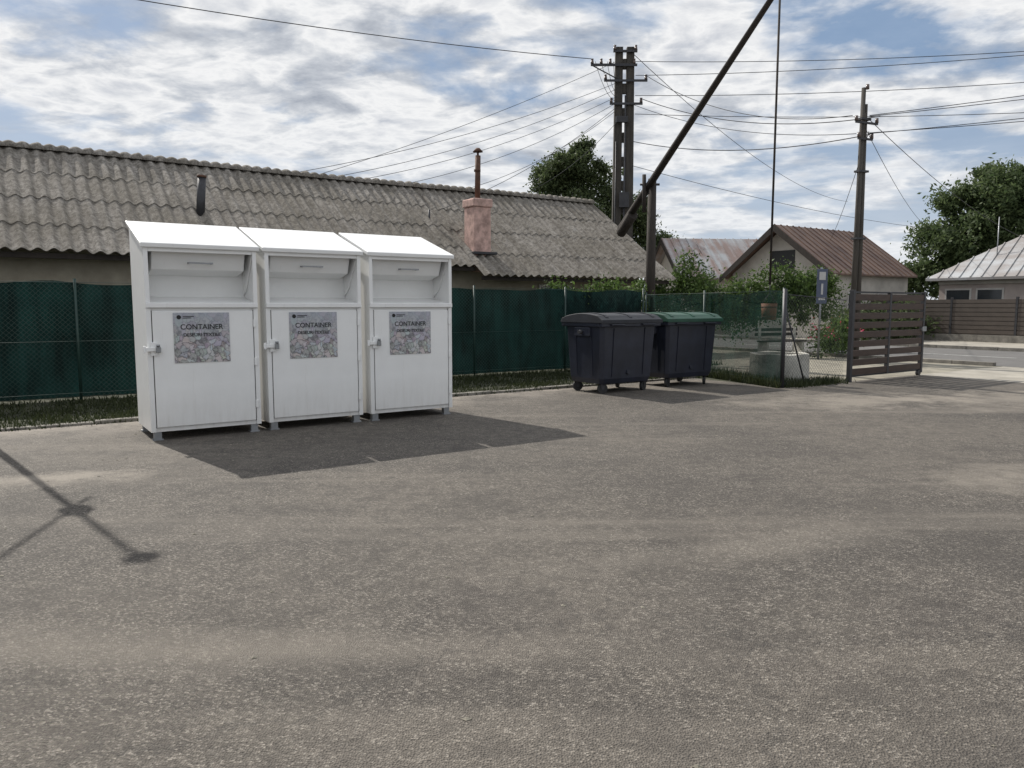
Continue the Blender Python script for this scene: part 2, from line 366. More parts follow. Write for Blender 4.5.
hedge('flower_bush',[(8.6+random.uniform(-.2,.3)+i*.4,21.6+.4*i,.4+random.uniform(0,.3)) for i in range(5)],M['hedge'],.05,900,.45,.42)
leafcloud('flower_blooms',[(8.7+i*.4,21.4+.4*i,.75,.5,.45,.3,28) for i in range(5)],.045,M['flower'],sub=9)
hedge('garden_shrub',[(13.5+i*.8,31+i*.5,.7) for i in range(6)],M['leaf'],.1,900,.8,.8)

# ---------------------------------------------------------------- big house with corrugated roof
house=so_empty('corrugated_roof_house')
PITCH=.26
def corr(name,s0,s1,ol,zl,orr,zr,courses,pitch=PITCH,amp=.036):
    v=[];f=[]; ns=int((s1-s0)/pitch*10)+1; sl=math.hypot(orr-ol,zr-zl); dy,dz=(orr-ol)/sl,(zr-zl)/sl; ny,nz=-dz*(1 if orr>ol else 1),dy
    if nz<0: ny,nz=-ny,-nz
    fr=(0,.5,1)
    for c in range(courses):
        t0=c/courses-(.03 if c else 0); t1=(c+1)/courses
        rows=len(fr); base=len(v)
        sheet={}
        for j in range(rows):
            tt=t0+(t1-t0)*fr[j]
            for i in range(ns):
                s=s0+(s1-s0)*i/(ns-1); key=int((s+40)//(pitch*4))
                if key not in sheet: sheet[key]=(random.uniform(0,.005),random.uniform(-.025,.025),random.uniform(-.003,.003))
                lf,sh,tl=sheet[key]
                h=amp*math.cos(2*math.pi*s/pitch)+(1-fr[j])*(.014+lf)+tl+.018*math.sin(s*.45+1)
                t2=tt*sl+(sh if j==0 else 0)
                v.append((s,ol+dy*t2+ny*h,zl+dz*t2+nz*h))
        for j in range(rows-1):
            for i in range(ns-1):
                a=base+j*ns+i; f.append((a,a+1,a+ns+1,a+ns))
        # separate cut-edge strip (own vertices so the sheet's shading stays straight)
        k=len(v)
        for i in range(ns):
            p=v[base+i]; v.append(p); v.append((p[0],p[1]-ny*.012,p[2]-nz*.012))
        for i in range(ns-1): f.append((k+2*i,k+2*i+1,k+2*i+3,k+2*i+2))
    return mesh(name,v,f,M['asb'],house,smooth=True)
RID=(7.0,5.05); SE=17.45
corr('roof_front',-11,10.55,3.25,2.52,RID[0]-.02,RID[1],4)
corr('roof_front_lower',10.5,SE,2.9,2.28,RID[0]-.02,RID[1]-.012,4)
corr('roof_back',-11,SE,11.1,2.3,RID[0]+.02,RID[1],4)
v=[];f=[];seg=8;ss=np.arange(-11,SE+.05,.03)
for s in ss:
    rr=.10+.05*abs(math.cos(math.pi*s/PITCH))+(.015 if (s%1.04)<.08 else 0)
    for j in range(seg+1):
        a=math.pi*(-.05+1.1*j/seg); v.append((s,RID[0]-rr*1.5*math.cos(a),RID[1]-.03+rr*math.sin(a)+.018*math.sin(s*.45+1)))
for i in range(len(ss)-1):
    for j in range(seg):
        a=i*(seg+1)+j; f.append((a,a+1,a+seg+2,a+seg+1))
mesh('ridge_cap',v,f,M['asb'],house,smooth=True)
box('wall_front',-10.6,16.9,3.95,4.15,0,2.62,M['wallbeige'],house)
box('wall_back',-10.6,16.9,9.9,10.1,0,2.9,M['wallbeige'],house)
for nm,s in (('wall_gable_end',16.7),('wall_gable_far',-10.6)):
    pr=[(4.152,0),(9.898,0),(9.898,2.85),(7,4.8),(4.152,2.85)]
    extr(nm,pr,s,s+.2,M['wallbeige'],house)
boxes('eaves_beam',[(-10.9,10.5,3.36,3.46,2.40,2.50),(10.56,17.3,3.04,3.14,2.16,2.26)],M['wooddark'],house)
for i,s in enumerate((-7,-2,3,8.5,13)):
    box('window_frame_%d'%i,s,s+1.2,3.92,3.948,.95,2.1,M['frame'],house); box('window_glass_%d'%i,s+.08,s+1.12,3.905,3.918,1.03,2.02,M['glass'],house)
box('door',5.6,6.5,3.9,3.948,0,2.0,M['wooddark'],house)
box('chimney_body',11.0-.26,11.0+.26,3.77,4.31,2.4,4.12,M['chim'],house,.02)
box('chimney_head',11.0-.30,11.0+.30,3.73,4.35,4.122,4.34,M['chim'],house,.03)
boxes('chimney_flashing',[(11.0-.36,11.36,3.62,3.768,2.86,2.93)],M['steel'],house,.01)
cyl('chimney_pipe',(11,4.04,4.3),(11.02,4.04,5.5),.075,.075,M['rust'],house)
cyl('chimney_pipe_collar',(11,4.04,5.08),(11,4.04,5.14),.09,.09,M['rust'],house)
cyl('chimney_cap',(11.02,4.04,5.60),(11.02,4.04,5.70),.14,.05,M['rust'],house)
cyl('chimney_cap_stem',(11.02,4.04,5.4),(11.02,4.04,5.62),.03,.03,M['rust'],house,8)
cyl('vent_pipe',(4.05,4.85,3.4),(4.12,4.85,4.40),.095,.095,M['steel'],house)
cyl('vent_pipe_rim',(4.12,4.85,4.40),(4.123,4.85,4.45),.105,.105,M['rust'],house)
cyl('small_pipe',(10.2,5.3,3.6),(10.2,5.3,4.15),.03,.03,M['steel'],house,8)

# ---------------------------------------------------------------- boundary fence
def fence_line(e,a,b,mat,h=1.88,step=2.4,ripple=.03,name='net'):
    a=Vector(a);b=Vector(b); Ln=(b-a).length; d=(b-a)/Ln; nrm=Vector((-d.y,d.x))
    n=int(Ln/.12); m=10; v=[];f=[]
    for i in range(n+1):
        for j in range(m+1):
            s=Ln*i/n; ph=(s/step)%1
            off=ripple*(math.sin(s*2.3+j*.3)+.6*math.sin(s*5.1+1+j*.5))
            z=.05+(h-.05)*j/m - ((.05*math.sin(math.pi*ph)+.014*math.sin(s*3.7)) if j==m else 0)
            p=a+d*s+nrm*(off+.06); v.append((p.x,p.y,z))
    for i in range(n):
        for j in range(m):
            q=i*(m+1)+j; f.append((q,q+m+1,q+m+2,q+1))
    mesh(name,v,f,mat,e,smooth=True)
    k=int(round(Ln/step))
    for i in range(k+1):
        p=a+d*(Ln*i/k); cyl('post_%d'%i,(p.x,p.y,0),(p.x,p.y,h+.04),.022,.022,M['netpost'],e,8)
    for z in (.12,h*.5,h-.02):
        cyl('tension_wire_%d'%int(z*100),(a.x-nrm.x*.03,a.y-nrm.y*.03,z),(b.x-nrm.x*.03,b.y-nrm.y*.03,z),.004,.004,M['netpost'],e,6)
e=so_empty('green_net_fence')
fence_line(e,(-16,0),(13.3,0),M['net'])
e=so_empty('green_net_fence'); fence_line(e,(13.34,-.06),(11.87,-5.1),M['netthin'],1.78)
def chain():
    m,nt,b=newmat('chain_link'); out=nt.nodes['Material Output']; v=coord(nt)
    b.inputs['Base Color'].default_value=(.05,.065,.055,1); b.inputs['Roughness'].default_value=.5
    tp=N(nt,'ShaderNodeBsdfTransparent'); ms=N(nt,'ShaderNodeMixShader'); L(nt,wirepattern(nt,v,.075,.09),ms.inputs[0]); L(nt,tp.outputs[0],ms.inputs[1]); L(nt,b.outputs[0],ms.inputs[2]); L(nt,ms.outputs[0],out.inputs[0]); return m
M['chain']=chain()
e=so_empty('chain_link_fence')
mesh('wire_mesh',[(11.9,-5.15,.04),(13.66,-5.2,.04),(13.66,-5.2,1.6),(11.9,-5.15,1.7)],[(0,1,2,3)],M['chain'],e)
cyl('corner_post',(11.84,-5.15,0),(11.84,-5.15,1.8),.035,.035,M['steel'],e,10)
cyl('brace',(11.84,-5.15,1.5),(12.5,-5.17,.02),.015,.015,M['steel'],e,8)
cyl('top_wire',(11.84,-5.15,1.7),(13.66,-5.2,1.6),.008,.008,M['steel'],e,6)

# ---------------------------------------------------------------- gate leaf
g=empty('wooden_gate',SO(13.75,-5.25,0),TH+.02)
W=2.8
boxes('frame',[(0,.08,-.04,.04,.0,1.80),(W/2-.035,W/2+.035,-.035,.035,.12,1.76),(W-.07,W,-.04,.04,.06,1.78)],M['steel'],g,.005)
lst=[]
for i in range(9):
    z=.14+i*.182; lst.append((.082,W/2-.037,-.03,-.005,z,z+.125)); lst.append((W/2+.037,W-.072,-.03,-.005,z,z+.125))
boxes('planks',lst,M['gatewood'],g,.006)
boxes('rails',[(.082,W-.072,0,.03,.10,.135),(.082,W-.072,0,.03,1.74,1.775)],M['steel'],g)
cyl('wheel',(W-.1,-.03,.06),(W-.1,.03,.06),.06,.06,M['steel'],g)
box('latch',W-.13,W+.03,-.07,-.042,.95,1.05,M['galv'],g,.005)

# ---------------------------------------------------------------- textile containers
def container(s,o,tw):
    e=empty('textile_collection_container',SO(s,o,0),TH+tw); w=1.2; D=.9; Wm=M['white']
    side=[(0,.1),(0,2.13),(D,2.43),(D,.1)]
    extr('side_left',side,0,.025,Wm,e); extr('side_right',side,w-.025,w,Wm,e)
    box('back',.026,w-.026,D-.02,D-.002,.1,2.42,Wm,e); box('bottom',.026,w-.026,.03,D-.022,.1,.12,Wm,e)
    box('front_panel',.026,w-.026,.012,.03,.1,1.5,Wm,e)
    box('door',.06,w-.06,-.012,.009,.15,1.44,Wm,e,.006)
    boxes('door_gap',[(.052,.059,.004,.011,.145,1.445),(w-.059,w-.052,.004,.011,.145,1.445)],M['steel'],e)
    box('sill',.0,w,-.03,-.002,1.475,1.53,Wm,e,.006)
    boxes('front_frame',[(-.001,.05,-.006,-.002,.1,1.47),(w-.05,w+.001,-.006,-.002,.1,1.47),(0,.045,-.014,-.001,1.532,2.13),(w-.045,w,-.014,-.001,1.532,2.13)],Wm,e)
    extr('recess_floor',[(.0,1.505),(.0,1.53),(.44,1.60),(.44,1.575)],.027,w-.027,Wm,e)
    extr('recess_back',[(.44,1.56),(.46,1.56),(.46,2.2),(.44,2.2)],.027,w-.027,Wm,e)
    extr('drum_flap',[(.07,2.13),(.16,1.90),(.435,1.84),(.435,2.15)],.10,w-.10,Wm,e,.008)
    for x in (.028,w-.043): extr('drum_cheek',[(.05,2.15),(.05,2.06),(.30,1.70),(.438,1.62),(.438,2.15)],x,x+.015,Wm,e)
    box('header',.046,w-.046,-.01,.04,2.085,2.13,Wm,e,.004)
    hx=w*.5
    boxes('handle',[(hx-.13,hx+.13,.03,.046,1.965,1.983),(hx-.13,hx-.112,.046,.12,1.965,1.983),(hx+.112,hx+.13,.046,.12,1.965,1.983)],M['galv'],e)
    extr('lid',[(-.04,2.125),(-.045,2.175),(D+.03,2.49),(D+.03,2.455)],-.03,w+.03,Wm,e,.008)
    lst=[]
    for x in (.03,w-.11):
        for y in (.03,D-.11): lst+= [(x,x+.08,y,y+.07,.018,.1),(x-.015,x+.095,y-.015,y+.085,0.004,.018)]
    boxes('feet',lst,M['galv'],e)
    boxes('lock_hasp',[(-.02,.14,-.05,-.012,1.0,1.045),(.03,.1,-.03,-.013,.95,1.10),(-.045,-.02,-.045,-.01,.985,1.06)],Wm,e,.004)
    boxes('padlock',[(.075,.125,-.075,-.05,.985,1.05)],M['galv'],e,.006)
    cyl('padlock_shackle',(.1,-.062,1.05),(.1,-.062,1.075),.02,.02,M['galv'],e,10)
    boxes('hinges',[(w-.06,w-.03,-.03,-.013,z,z+.09) for z in (.3,.8,1.25)],Wm,e,.004)
    px=.27
    box('poster',px,px+.6,-.018,-.0145,.86,1.42,M['poster'],e)
    for t,sz,z,x in (('CONTAINER',.080,1.235,px+.3),('DESEURI TEXTILE',.052,1.155,px+.3)):
        c=bpy.data.curves.new('poster_text','FONT'); c.body=t; c.size=sz; c.align_x='CENTER'; c.extrude=.0006; c.offset=.0008
        ob=link(bpy.data.objects.new('poster_text',c)); ob.parent=e; ob.location=(x,-.0205,z); ob.rotation_euler=(math.pi/2,0,0); c.materials.append(M['ink'])
    cyl('poster_logo',(px+.06,-.0185,1.37),(px+.06,-.020,1.37),.024,.024,M['ink'],e,20)
    box('poster_caption',px+.10,px+.22,-.0205,-.0185,1.375,1.383,M['ink'],e); box('poster_caption_b',px+.10,px+.19,-.0205,-.0185,1.357,1.365,M['ink'],e)
    return e
container(1.38,-4.69,0); container(2.68,-4.68,.004); container(3.99,-4.69,-.003)

# ---------------------------------------------------------------- wheeled bins
def bin_(s,o,tw,lid):
    e=empty('wheeled_waste_bin',SO(s,o,0),TH+tw); w,D=1.33,1.0; B=M['bin']
    lv=[(.17,.09,.10),(.26,.06,.07),(1.12,.015,.02),(1.2,.015,.02)]
    v=[];f=[]
    for z,ix,iy in lv:
        c=.06
        x0,x1,y0,y1=ix,w-ix,iy,D-iy
        v+=[(x0+c,y0,z),(x1-c,y0,z),(x1,y0+c,z),(x1,y1-c,z),(x1-c,y1,z),(x0+c,y1,z),(x0,y1-c,z),(x0,y0+c,z)]
    for k in range(len(lv)-1):
        for i in range(8): j=(i+1)%8; f.append((k*8+i,k*8+j,k*8+8+j,k*8+8+i))
    f.append(tuple(range(7,-1,-1))); n=len(lv)*8; f.append(tuple(range(n-8,n)))
    mesh('body',v,f,B,e,.012)
    boxes('rim',[(-.03,w+.03,-.03,.05,1.14,1.22),(-.03,w+.03,D-.05,D+.03,1.14,1.22),(-.03,.05,.052,D-.052,1.14,1.22),(w-.05,w+.03,.052,D-.052,1.14,1.22)],B,e,.015)
    for i,x in enumerate((.3,w-.3)):
        v2=[(x-.02,.056,.3),(x+.02,.056,.3),(x+.02,.006,1.12),(x-.02,.006,1.12),(x-.02,.12,.3),(x+.02,.12,.3),(x+.02,.05,1.12),(x-.02,.05,1.12)]
        mesh('rib_%d'%i,v2,[(0,1,2,3),(4,7,6,5),(0,4,5,1),(1,5,6,2),(2,6,7,3),(3,7,4,0)],B,e)
    for i in range(2):
        y=.3+i*.4
        for sx,nm in ((0,'l'),(1,'r')):
            X=(lambda q:q) if sx==0 else (lambda q:w-q)
            v2=[(X(.05),y-.015,.32),(X(.05),y+.015,.32),(X(.002),y+.015,1.12),(X(.002),y-.015,1.12),(X(.12),y-.015,.32),(X(.12),y+.015,.32),(X(.05),y+.015,1.12),(X(.05),y-.015,1.12)]
            mesh('siderib_%s%d'%(nm,i),v2,[(0,1,2,3),(4,7,6,5),(0,4,5,1),(1,5,6,2),(2,6,7,3),(3,7,4,0)],B,e)
    boxes('side_pocket',[(-.02,.02,.3,.7,.98,1.13),(w-.02,w+.02,.3,.7,.98,1.13)],B,e,.01)
    cyl('trunnion_left',(-.09,D/2,1.05),(.04,D/2,1.05),.035,.035,M['steel'],e); cyl('trunnion_right',(w-.04,D/2,1.05),(w+.09,D/2,1.05),.035,.035,M['steel'],e)
    boxes('front_grip',[(.15,.45,-.075,-.03,1.165,1.19),(w-.45,w-.15,-.075,-.03,1.165,1.19)],B,e,.01)
    pr=[(-.04,1.205),(-.045,1.26),(.02,1.295)]
    for i in range(9): t=i/8; pr.append((.08+.8*t,1.31+.06*math.sin(math.pi*(.12+.8*t))))
    pr+=[(D,1.285),(D+.04,1.225),(D+.04,1.205)]
    extr('lid',pr,-.045,w+.045,lid,e,.02)
    for i,x in enumerate((.12,w*.5,w-.12)):
        extr('lid_rib_%d'%i,[(y,z-.01) for y,z in pr[2:13]]+[(y,z+.012) for y,z in pr[2:13]][::-1],x-.03,x+.03,lid,e)
    boxes('lid_lip',[(-.05,w+.05,-.055,-.042,1.2,1.262)],lid,e,.004)
    cyl('hinge_bar',(0.05,D+.045,1.25),(w-.05,D+.045,1.25),.02,.02,M['steel'],e,10)
    for i,(x,y) in enumerate(((.18,.18),(w-.18,.18),(.18,D-.18),(w-.18,D-.18))):
        a=random.uniform(-.8,.8); dx,dy=math.cos(a),math.sin(a)
        cyl('wheel_%d'%i,(x-dy*.025,y+dx*.025,.09),(x+dy*.025,y-dx*.025,.09),.088,.088,M['rubber'],e,20)
        cyl('wheel_hub_%d'%i,(x-dy*.03,y+dx*.03,.09),(x+dy*.03,y-dx*.03,.09),.028,.028,M['steel'],e,12)
        for q in (-1,1): mesh('fork_%d_%d'%(i,q+1),[(x+q*(-dy*.036)+dx*.02,y+q*dx*.036+dy*.02,.08),(x+q*(-dy*.036)-dx*.02,y+q*dx*.036-dy*.02,.08),(x+q*(-dy*.036)-dx*.05,y+q*dx*.036-dy*.05,.18),(x+q*(-dy*.036)+dx*.05,y+q*dx*.036+dy*.05,.18)],[(0,1,2,3)],M['steel'],e)
    cyl('drain_plug',(w*.5,.04,.36),(w*.5,.07,.36),.04,.04,B,e)
    return e
bin_(8.34,-4.2,.03,M['binlid']); bin_(10.03,-4.04,-.02,M['binlidg'])

# ---------------------------------------------------------------- well with sweep
wx,wy=5.32,15.1
e=empty('concrete_well_ring',(wx,wy,0)); v=[];f=[];sg=40
for i in range(sg):
    a=2*math.pi*i/sg; c,s_=math.cos(a),math.sin(a)
    for r,z in ((.57,0),(.56,.56+.012*math.sin(5*a)),(.46,.56),(.46,.02)): v.append((r*c,r*s_,z))
for i in range(sg):
    j=(i+1)%sg
    for k in range(3): f.append((i*4+k,j*4+k,j*4+k+1,i*4+k+1))
mesh('ring',v,f,M['ringc'],e,.015); cyl('water',(0,0,.03),(0,0,.05),.455,.455,M['glass'],e,30)
e=empty('well_sweep'); T=Vector((5.05,15.0,7.5)); Pv=Vector((3.55,20.0,4.6)); tail=T+(Pv-T)*1.33
cyl('sweep_post',(3.62,20.05,0),(3.62,20.05,4.75),.15,.11,M['wooddark'],e,10)
cyl('sweep_fork',(3.42,20.0,3.9),(3.40,20.0,4.85),.06,.05,M['wooddark'],e,8)
cyl('pivot_pin',(3.3,20.0,4.6),(3.8,20.0,4.6),.03,.03,M['steel'],e,8)
cyl('sweep_beam',tail,T,.11,.055,M['wooddark'],e,10)
cyl('counterweight',tail+Vector((0,0,-.12)),tail+(T-tail)*.11+Vector((0,0,-.12)),.14,.14,M['wooddark'],e,10)
cyl('hanging_rod',T,(5.05,15.0,1.9),.022,.022,M['wooddark'],e,8)
e=empty('well_bucket',(5.05,15.0,1.22)); cyl('pail',(0,0,0),(0,0,.32),.13,.155,M['bucket'],e,16)
for z in (.05,.24): cyl('hoop_%d'%int(z*100),(0,0,z),(0,0,z+.02),.13+.025*z/.3+.004,.133+.025*z/.3+.004,M['rust'],e,16)
cyl('bail_left',(-.15,0,.30),(0,0,.52),.008,.008,M['steel'],e,6); cyl('bail_right',(.15,0,.30),(0,0,.52),.008,.008,M['steel'],e,6); cyl('bail_link',(0,0,.5),(0,0,.72),.01,.01,M['steel'],e,6)

# ---------------------------------------------------------------- utility poles
PX,PY=3.78,26.5
e=empty('utility_pole',(PX,PY,0))
def leg(name,x0,x1,w0,w1,h):
    v=[(x0-w0,-.14,0),(x0+w0,-.14,0),(x0+w0,.14,0),(x0-w0,.14,0),(x1-w1,-.1,h),(x1+w1,-.1,h),(x1+w1,.1,h),(x1-w1,.1,h)]
    mesh(name,v,BF,M['polec'],e,.01)
leg('leg_left',-.22,-.19,.155,.125,10.1); leg('leg_right',.22,.19,.155,.125,10.1)
boxes('rungs',[(-.06,.06,-.08,.08,z,z+.32) for z in np.arange(.6,9.8,.8)],M['polec'],e,.01)
boxes('crossarm',[(-1.15,.4,-.19,-.145,9.45,9.53),(-.7,.75,-.19,-.145,8.95,9.02),(-.4,.4,-.19,-.12,9.9,9.97),(-.5,.6,-.2,-.145,8.2,8.27)],M['steel'],e)
cyl('arm_brace',(-1.1,-.17,9.47),(-.28,-.17,9.05),.02,.02,M['steel'],e,6)
for i,(x,z) in enumerate(((-1.1,9.53),(-.8,9.53),(-.5,9.53),(-.35,9.97),(.35,9.97),(.7,9.02),(-.65,9.02),(.3,9.53),(-.45,8.27),(.55,8.27))):
    cyl('insulator_%d'%i,(x,-.165,z),(x,-.165,z+.1),.055,.045,M['porc'],e,10); cyl('insulator_top_%d'%i,(x,-.165,z+.1),(x,-.165,z+.15),.03,.05,M['porc'],e,10)
cyl('conduit',(.02,-.19,0),(.02,-.19,8.5),.03,.03,M['steel'],e,8); cyl('conduit_b',(-.3,-.19,0),(-.27,-.16,7),.02,.02,M['steel'],e,8)
box('junction_box',-.15,.17,-.36,-.2,4.8,5.3,M['steel'],e,.01)
box('cable_loop_box',-.3,.1,-.32,-.2,7.6,7.8,M['steel'],e,.01)
QX,QY=8.98,20.0
e=empty('utility_pole',(QX,QY,0),.4)
cyl('shaft_front',(-.08,0,0),(-.04,0,7.0),.085,.055,M['polec'],e,10); cyl('shaft_rear',(.10,.0,0),(.05,0,6.6),.085,.05,M['polec'],e,10)
boxes('binding',[(-.16,.17,-.09,.09,z,z+.05) for z in (1.5,3.2,4.9,6.2)],M['steel'],e)
boxes('crossarm',[(-.35,.4,-.1,-.06,6.1,6.15),(-.25,.25,-.1,-.06,5.7,5.75)],M['steel'],e)
for i,(x,z) in enumerate(((-.33,6.15),(.37,6.15),(-.22,5.75),(.22,5.75),(0,6.95))): cyl('insulator_%d'%i,(x,-.08,z),(x,-.08,z+.12),.045,.04,M['porc'],e,10)
e=empty('utility_pole',(-6.80,9.34,0))
cyl('shaft',(0,0,0),(0,0,6.05),.055,.025,M['polec'],e,12)
cyl('lamp_arm',(-.12,.4,4.75),(.22,-1.45,4.75),.018,.018,M['steel'],e,8)
boxes('lamp_head',[(-.08,.08,-.09,.09,4.66,4.84)],M['steel'],e,.02); boxes('top_lamp',[(-.07,.10,-.09,.09,6.01,6.07)],M['steel'],e,.02)

def wire(p,q,sag,r=.010,name='overhead_cable'):
    c=bpy.data.curves.new(name,'CURVE'); c.dimensions='3D'; c.bevel_depth=r; c.bevel_resolution=1
    sp=c.splines.new('POLY'); n=28; sp.points.add(n)
    for i in range(n+1):
        t=i/n; x=[p[k]+(q[k]-p[k])*t for k in range(3)]; x[2]-=sag*4*t*(1-t); sp.points[i].co=(*x,1)
    c.materials.append(M['cable']); return link(bpy.data.objects.new(name,c))
mp=lambda x,z:(PX+x,PY-.165,z)
wire(mp(-1.1,9.68),(-30,9.2,10.5),.9,.012)
for q,z in ((SO(5.5,9,4.4),9.6),(SO(6.6,7.2,5.0),8.9),(SO(8.2,7,5.1),8.7),(SO(9.0,7,5.1),8.45),(SO(10.4,7,5.1),8.25),(SO(12.4,7,5.1),8.0),(SO(10.3,5,4.1),8.1)): wire(mp(-.3,z),q,.3,.008)
wire(mp(-.2,7.7),SO(14.5,7,5.1),.3,.008)
for i in range(5):
    x0=-1.0+i*.2; wire(mp(x0,9.6),mp(-.25,8.3+i*.17),.3,.008)
qp=lambda x,z:(QX+x,QY-.1,z)
wire(mp(.7,9.15),qp(-.33,6.3),.55,.010); wire(mp(.55,8.4),qp(.37,6.28),.45,.012); wire(mp(.3,8.2),qp(-.22,5.85),.35,.009); wire(mp(.3,7.0),qp(.22,5.85),.35,.013)
for a,b_ in ((6.3,7.9),(6.28,7.5),(5.85,7.0),(5.87,6.5)): wire(qp(.1,a),(27,13.5,b_+.3),.25,.009)
for z,z2 in ((9.15,10.3),(9.6,9.9),(8.5,9.3),(7.9,8.0)): wire(mp(.35,z),(32,19.5,z2),.7,.010)
wire(qp(.1,6.2),(24,36,4.6),.35,.009); wire(qp(.1,5.9),(16,39,4.6),.3,.009); wire(qp(0,6.0),(27,50,6.5),.4,.009)
wire(mp(.3,6.2),(30,48,6.0),.5,.009)
wire(mp(.2,9.9),(26,60,9.5),1.0,.011)

# ---------------------------------------------------------------- other houses
def gable_house(name,ox,oy,Lx,hw,eave,ridge,wall,roof,rot=TH,z_ext=.3,opening=True):
    e=empty(name,(ox,oy,0),rot)
    pr=[(-hw,0),(hw,0),(hw,eave),(0,ridge-.1),(-hw,eave)]
    extr('walls',pr,0,Lx,wall,e)
    sl=(ridge-eave)/hw; x0,x1=-z_ext-.3,Lx+.3
    for sg,nm in ((-1,'roof_front'),(1,'roof_rear')):
        yo=sg*(hw+z_ext); zo=eave-sl*z_ext
        extr(nm,[(0,ridge),(0,ridge+.07),(yo,zo+.07),(yo,zo)] ,x0,x1,roof,e)
        v=[];f=[]
        k=int((x1-x0)/.45)
        for i in range(k+1):
            x=x0+.02+(x1-x0-.05)*i/k; b=len(v)
            v+=[(x,0,ridge+.07),(x+.03,0,ridge+.07),(x+.03,yo,zo+.07),(x,yo,zo+.07),(x,0,ridge+.11),(x+.03,0,ridge+.11),(x+.03,yo,zo+.11),(x,yo,zo+.11)]
            f+=[tuple(q+b for q in t) for t in ((4,5,6,7),(0,4,7,3),(1,2,6,5),(3,7,6,2))]
        mesh(nm+'_seams',v,f,roof,e)
        extr('barge_board_'+('near' if sg<0 else 'far'),[(0,ridge-.24),(0,ridge+.08),(yo,zo+.08),(yo,zo-.22)],x0-.04,x0-.002,M['wooddark'],e)
    if opening:
        box('attic_opening',-.02,.03,-.75,.55,eave+.05,eave+1.0,M['ink'],e)
        box('gable_window_frame',-.035,-.003,1.0,2.0,1.0,2.1,M['frame'],e); box('gable_window',-.045,-.037,1.08,1.92,1.08,2.02,M['glass'],e)
    for i,x in enumerate(np.arange(1,Lx-1.4,2.4)):
        box('window_frame_%d'%i,x,x+1.1,-hw-.035,-hw-.003,1,2.1,M['frame'],e); box('window_%d'%i,x+.08,x+1.02,-hw-.045,-hw-.037,1.08,2.02,M['glass'],e)
    return e
gable_house('white_gable_house',12.6,36,6.0,2.8,3.05,5.15,M['wallwhite'],M['tinred'])
gable_house('tin_roof_house',9.0,43.5,5.2,3.0,3.1,5.2,M['wallwhite'],M['tingrey'],rot=.12,opening=False)
e=empty('hip_roof_house',(27,36,0),TH); a=4.5
box('walls',-a,a,-a,a,0,2.95,M['wallpink'],e)
o_=a+.45; v=[(-o_,-o_,2.8),(o_,-o_,2.8),(o_,o_,2.8),(-o_,o_,2.8),(-.8,0,6.0),(.8,0,6.0),(-o_,-o_,2.68),(o_,-o_,2.68),(o_,o_,2.68),(-o_,o_,2.68)]
mesh('roof',v,[(0,1,5,4),(1,2,5),(2,3,4,5),(3,0,4),(9,8,7,6),(0,6,7,1),(1,7,8,2),(2,8,9,3),(3,9,6,0)],M['tinlight'],e)
vv=[];ff=[]
for i in range(21):
    y=-o_+.1+(2*o_-.2)*i/20; t=1-abs(y)/o_; xt=-o_+(o_-.8)*t; zt=2.8+3.2*t; b=len(vv)
    vv+=[(-o_,y-.02,2.8),(-o_,y+.02,2.8),(-o_,y-.02,2.85),(-o_,y+.02,2.85),(xt,y-.02,zt),(xt,y+.02,zt),(xt,y-.02,zt+.05),(xt,y+.02,zt+.05)]
    ff+=[tuple(q+b for q in t_) for t_ in ((2,6,7,3),(0,4,6,2),(1,3,7,5),(0,2,3,1))]
mesh('roof_seams',vv,ff,M['tinlight'],e)
for i,y in enumerate((-3,-.8,1.6,3.0)):
    box('window_frame_%d'%i,-a-.04,-a-.003,y,y+1.2,1.2,2.3,M['frame'],e); box('window_%d'%i,-a-.05,-a-.042,y+.08,y+1.12,1.28,2.22,M['glass'],e)
cyl('antenna_mast',(-3.6,2.4,3),(-3.6,2.4,5.6),.025,.02,M['galv'],e,6); box('cornice',-a-.1,-a-.002,-a,a,2.5,2.66,M['wallwhite'],e)
e=so_empty('sheet_metal_fence')
boxes('panels',[(33.6,33.63,-20+i*2.5+.05,-17.55+i*2.5,.3,1.75) for i in range(12)],M['fencebrown'],e)
boxes('slats',[(33.57,33.598,-20+i*2.5+.05,-17.55+i*2.5,.34+j*.18,.34+j*.18+.15) for i in range(12) for j in range(8)],M['fencebrown'],e)
boxes('base',[(33.55,33.8,-20,10,0,.3)],M['kerb'],e); boxes('posts',[(33.55,33.65,-20+i*2.5-.04,-20+i*2.5+.04,.3,1.85) for i in range(13)],M['steel'],e)
e=so_empty('concrete_panel_fence')
boxes('panels',[(33.6,33.68,10.1+i*2+.06,12.0+i*2,.0,1.5) for i in range(14)],M['fencegrey'],e,.01); boxes('posts',[(33.55,33.7,10+i*2,10.14+i*2,0,1.65) for i in range(15)],M['kerb'],e)
e=empty('traffic_sign',(8.55,21.2,0),.25); cyl('pole',(0,0,0),(0,0,2.55),.03,.03,M['galv'],e,8)
box('board',-.17,.17,-.05,-.035,1.55,2.5,M['signb'],e,.01); boxes('symbol',[(-.1,.1,-.058,-.052,2.2,2.42),(-.1,.1,-.058,-.052,1.65,1.72),(-.03,.03,-.058,-.052,1.8,2.1)],M['signw'],e)
e=empty('park_bench',(8.0,22.6,0),TH-.2)
boxes('slats',[(-.8,.8,y,y+.09,.43,.47) for y in (-.2,-.08,.04)]+[(-.8,.8,.2,.23,z,z+.09) for z in (.6,.74)],M['wooddark'],e,.005)
boxes('legs',[(-.7,-.62,-.2,.2,0,.43),(.62,.7,-.2,.2,0,.43),(-.7,-.62,.16,.2,.43,.85),(.62,.7,.16,.2,.43,.85)],M['ringc'],e)
v=[];f=[]
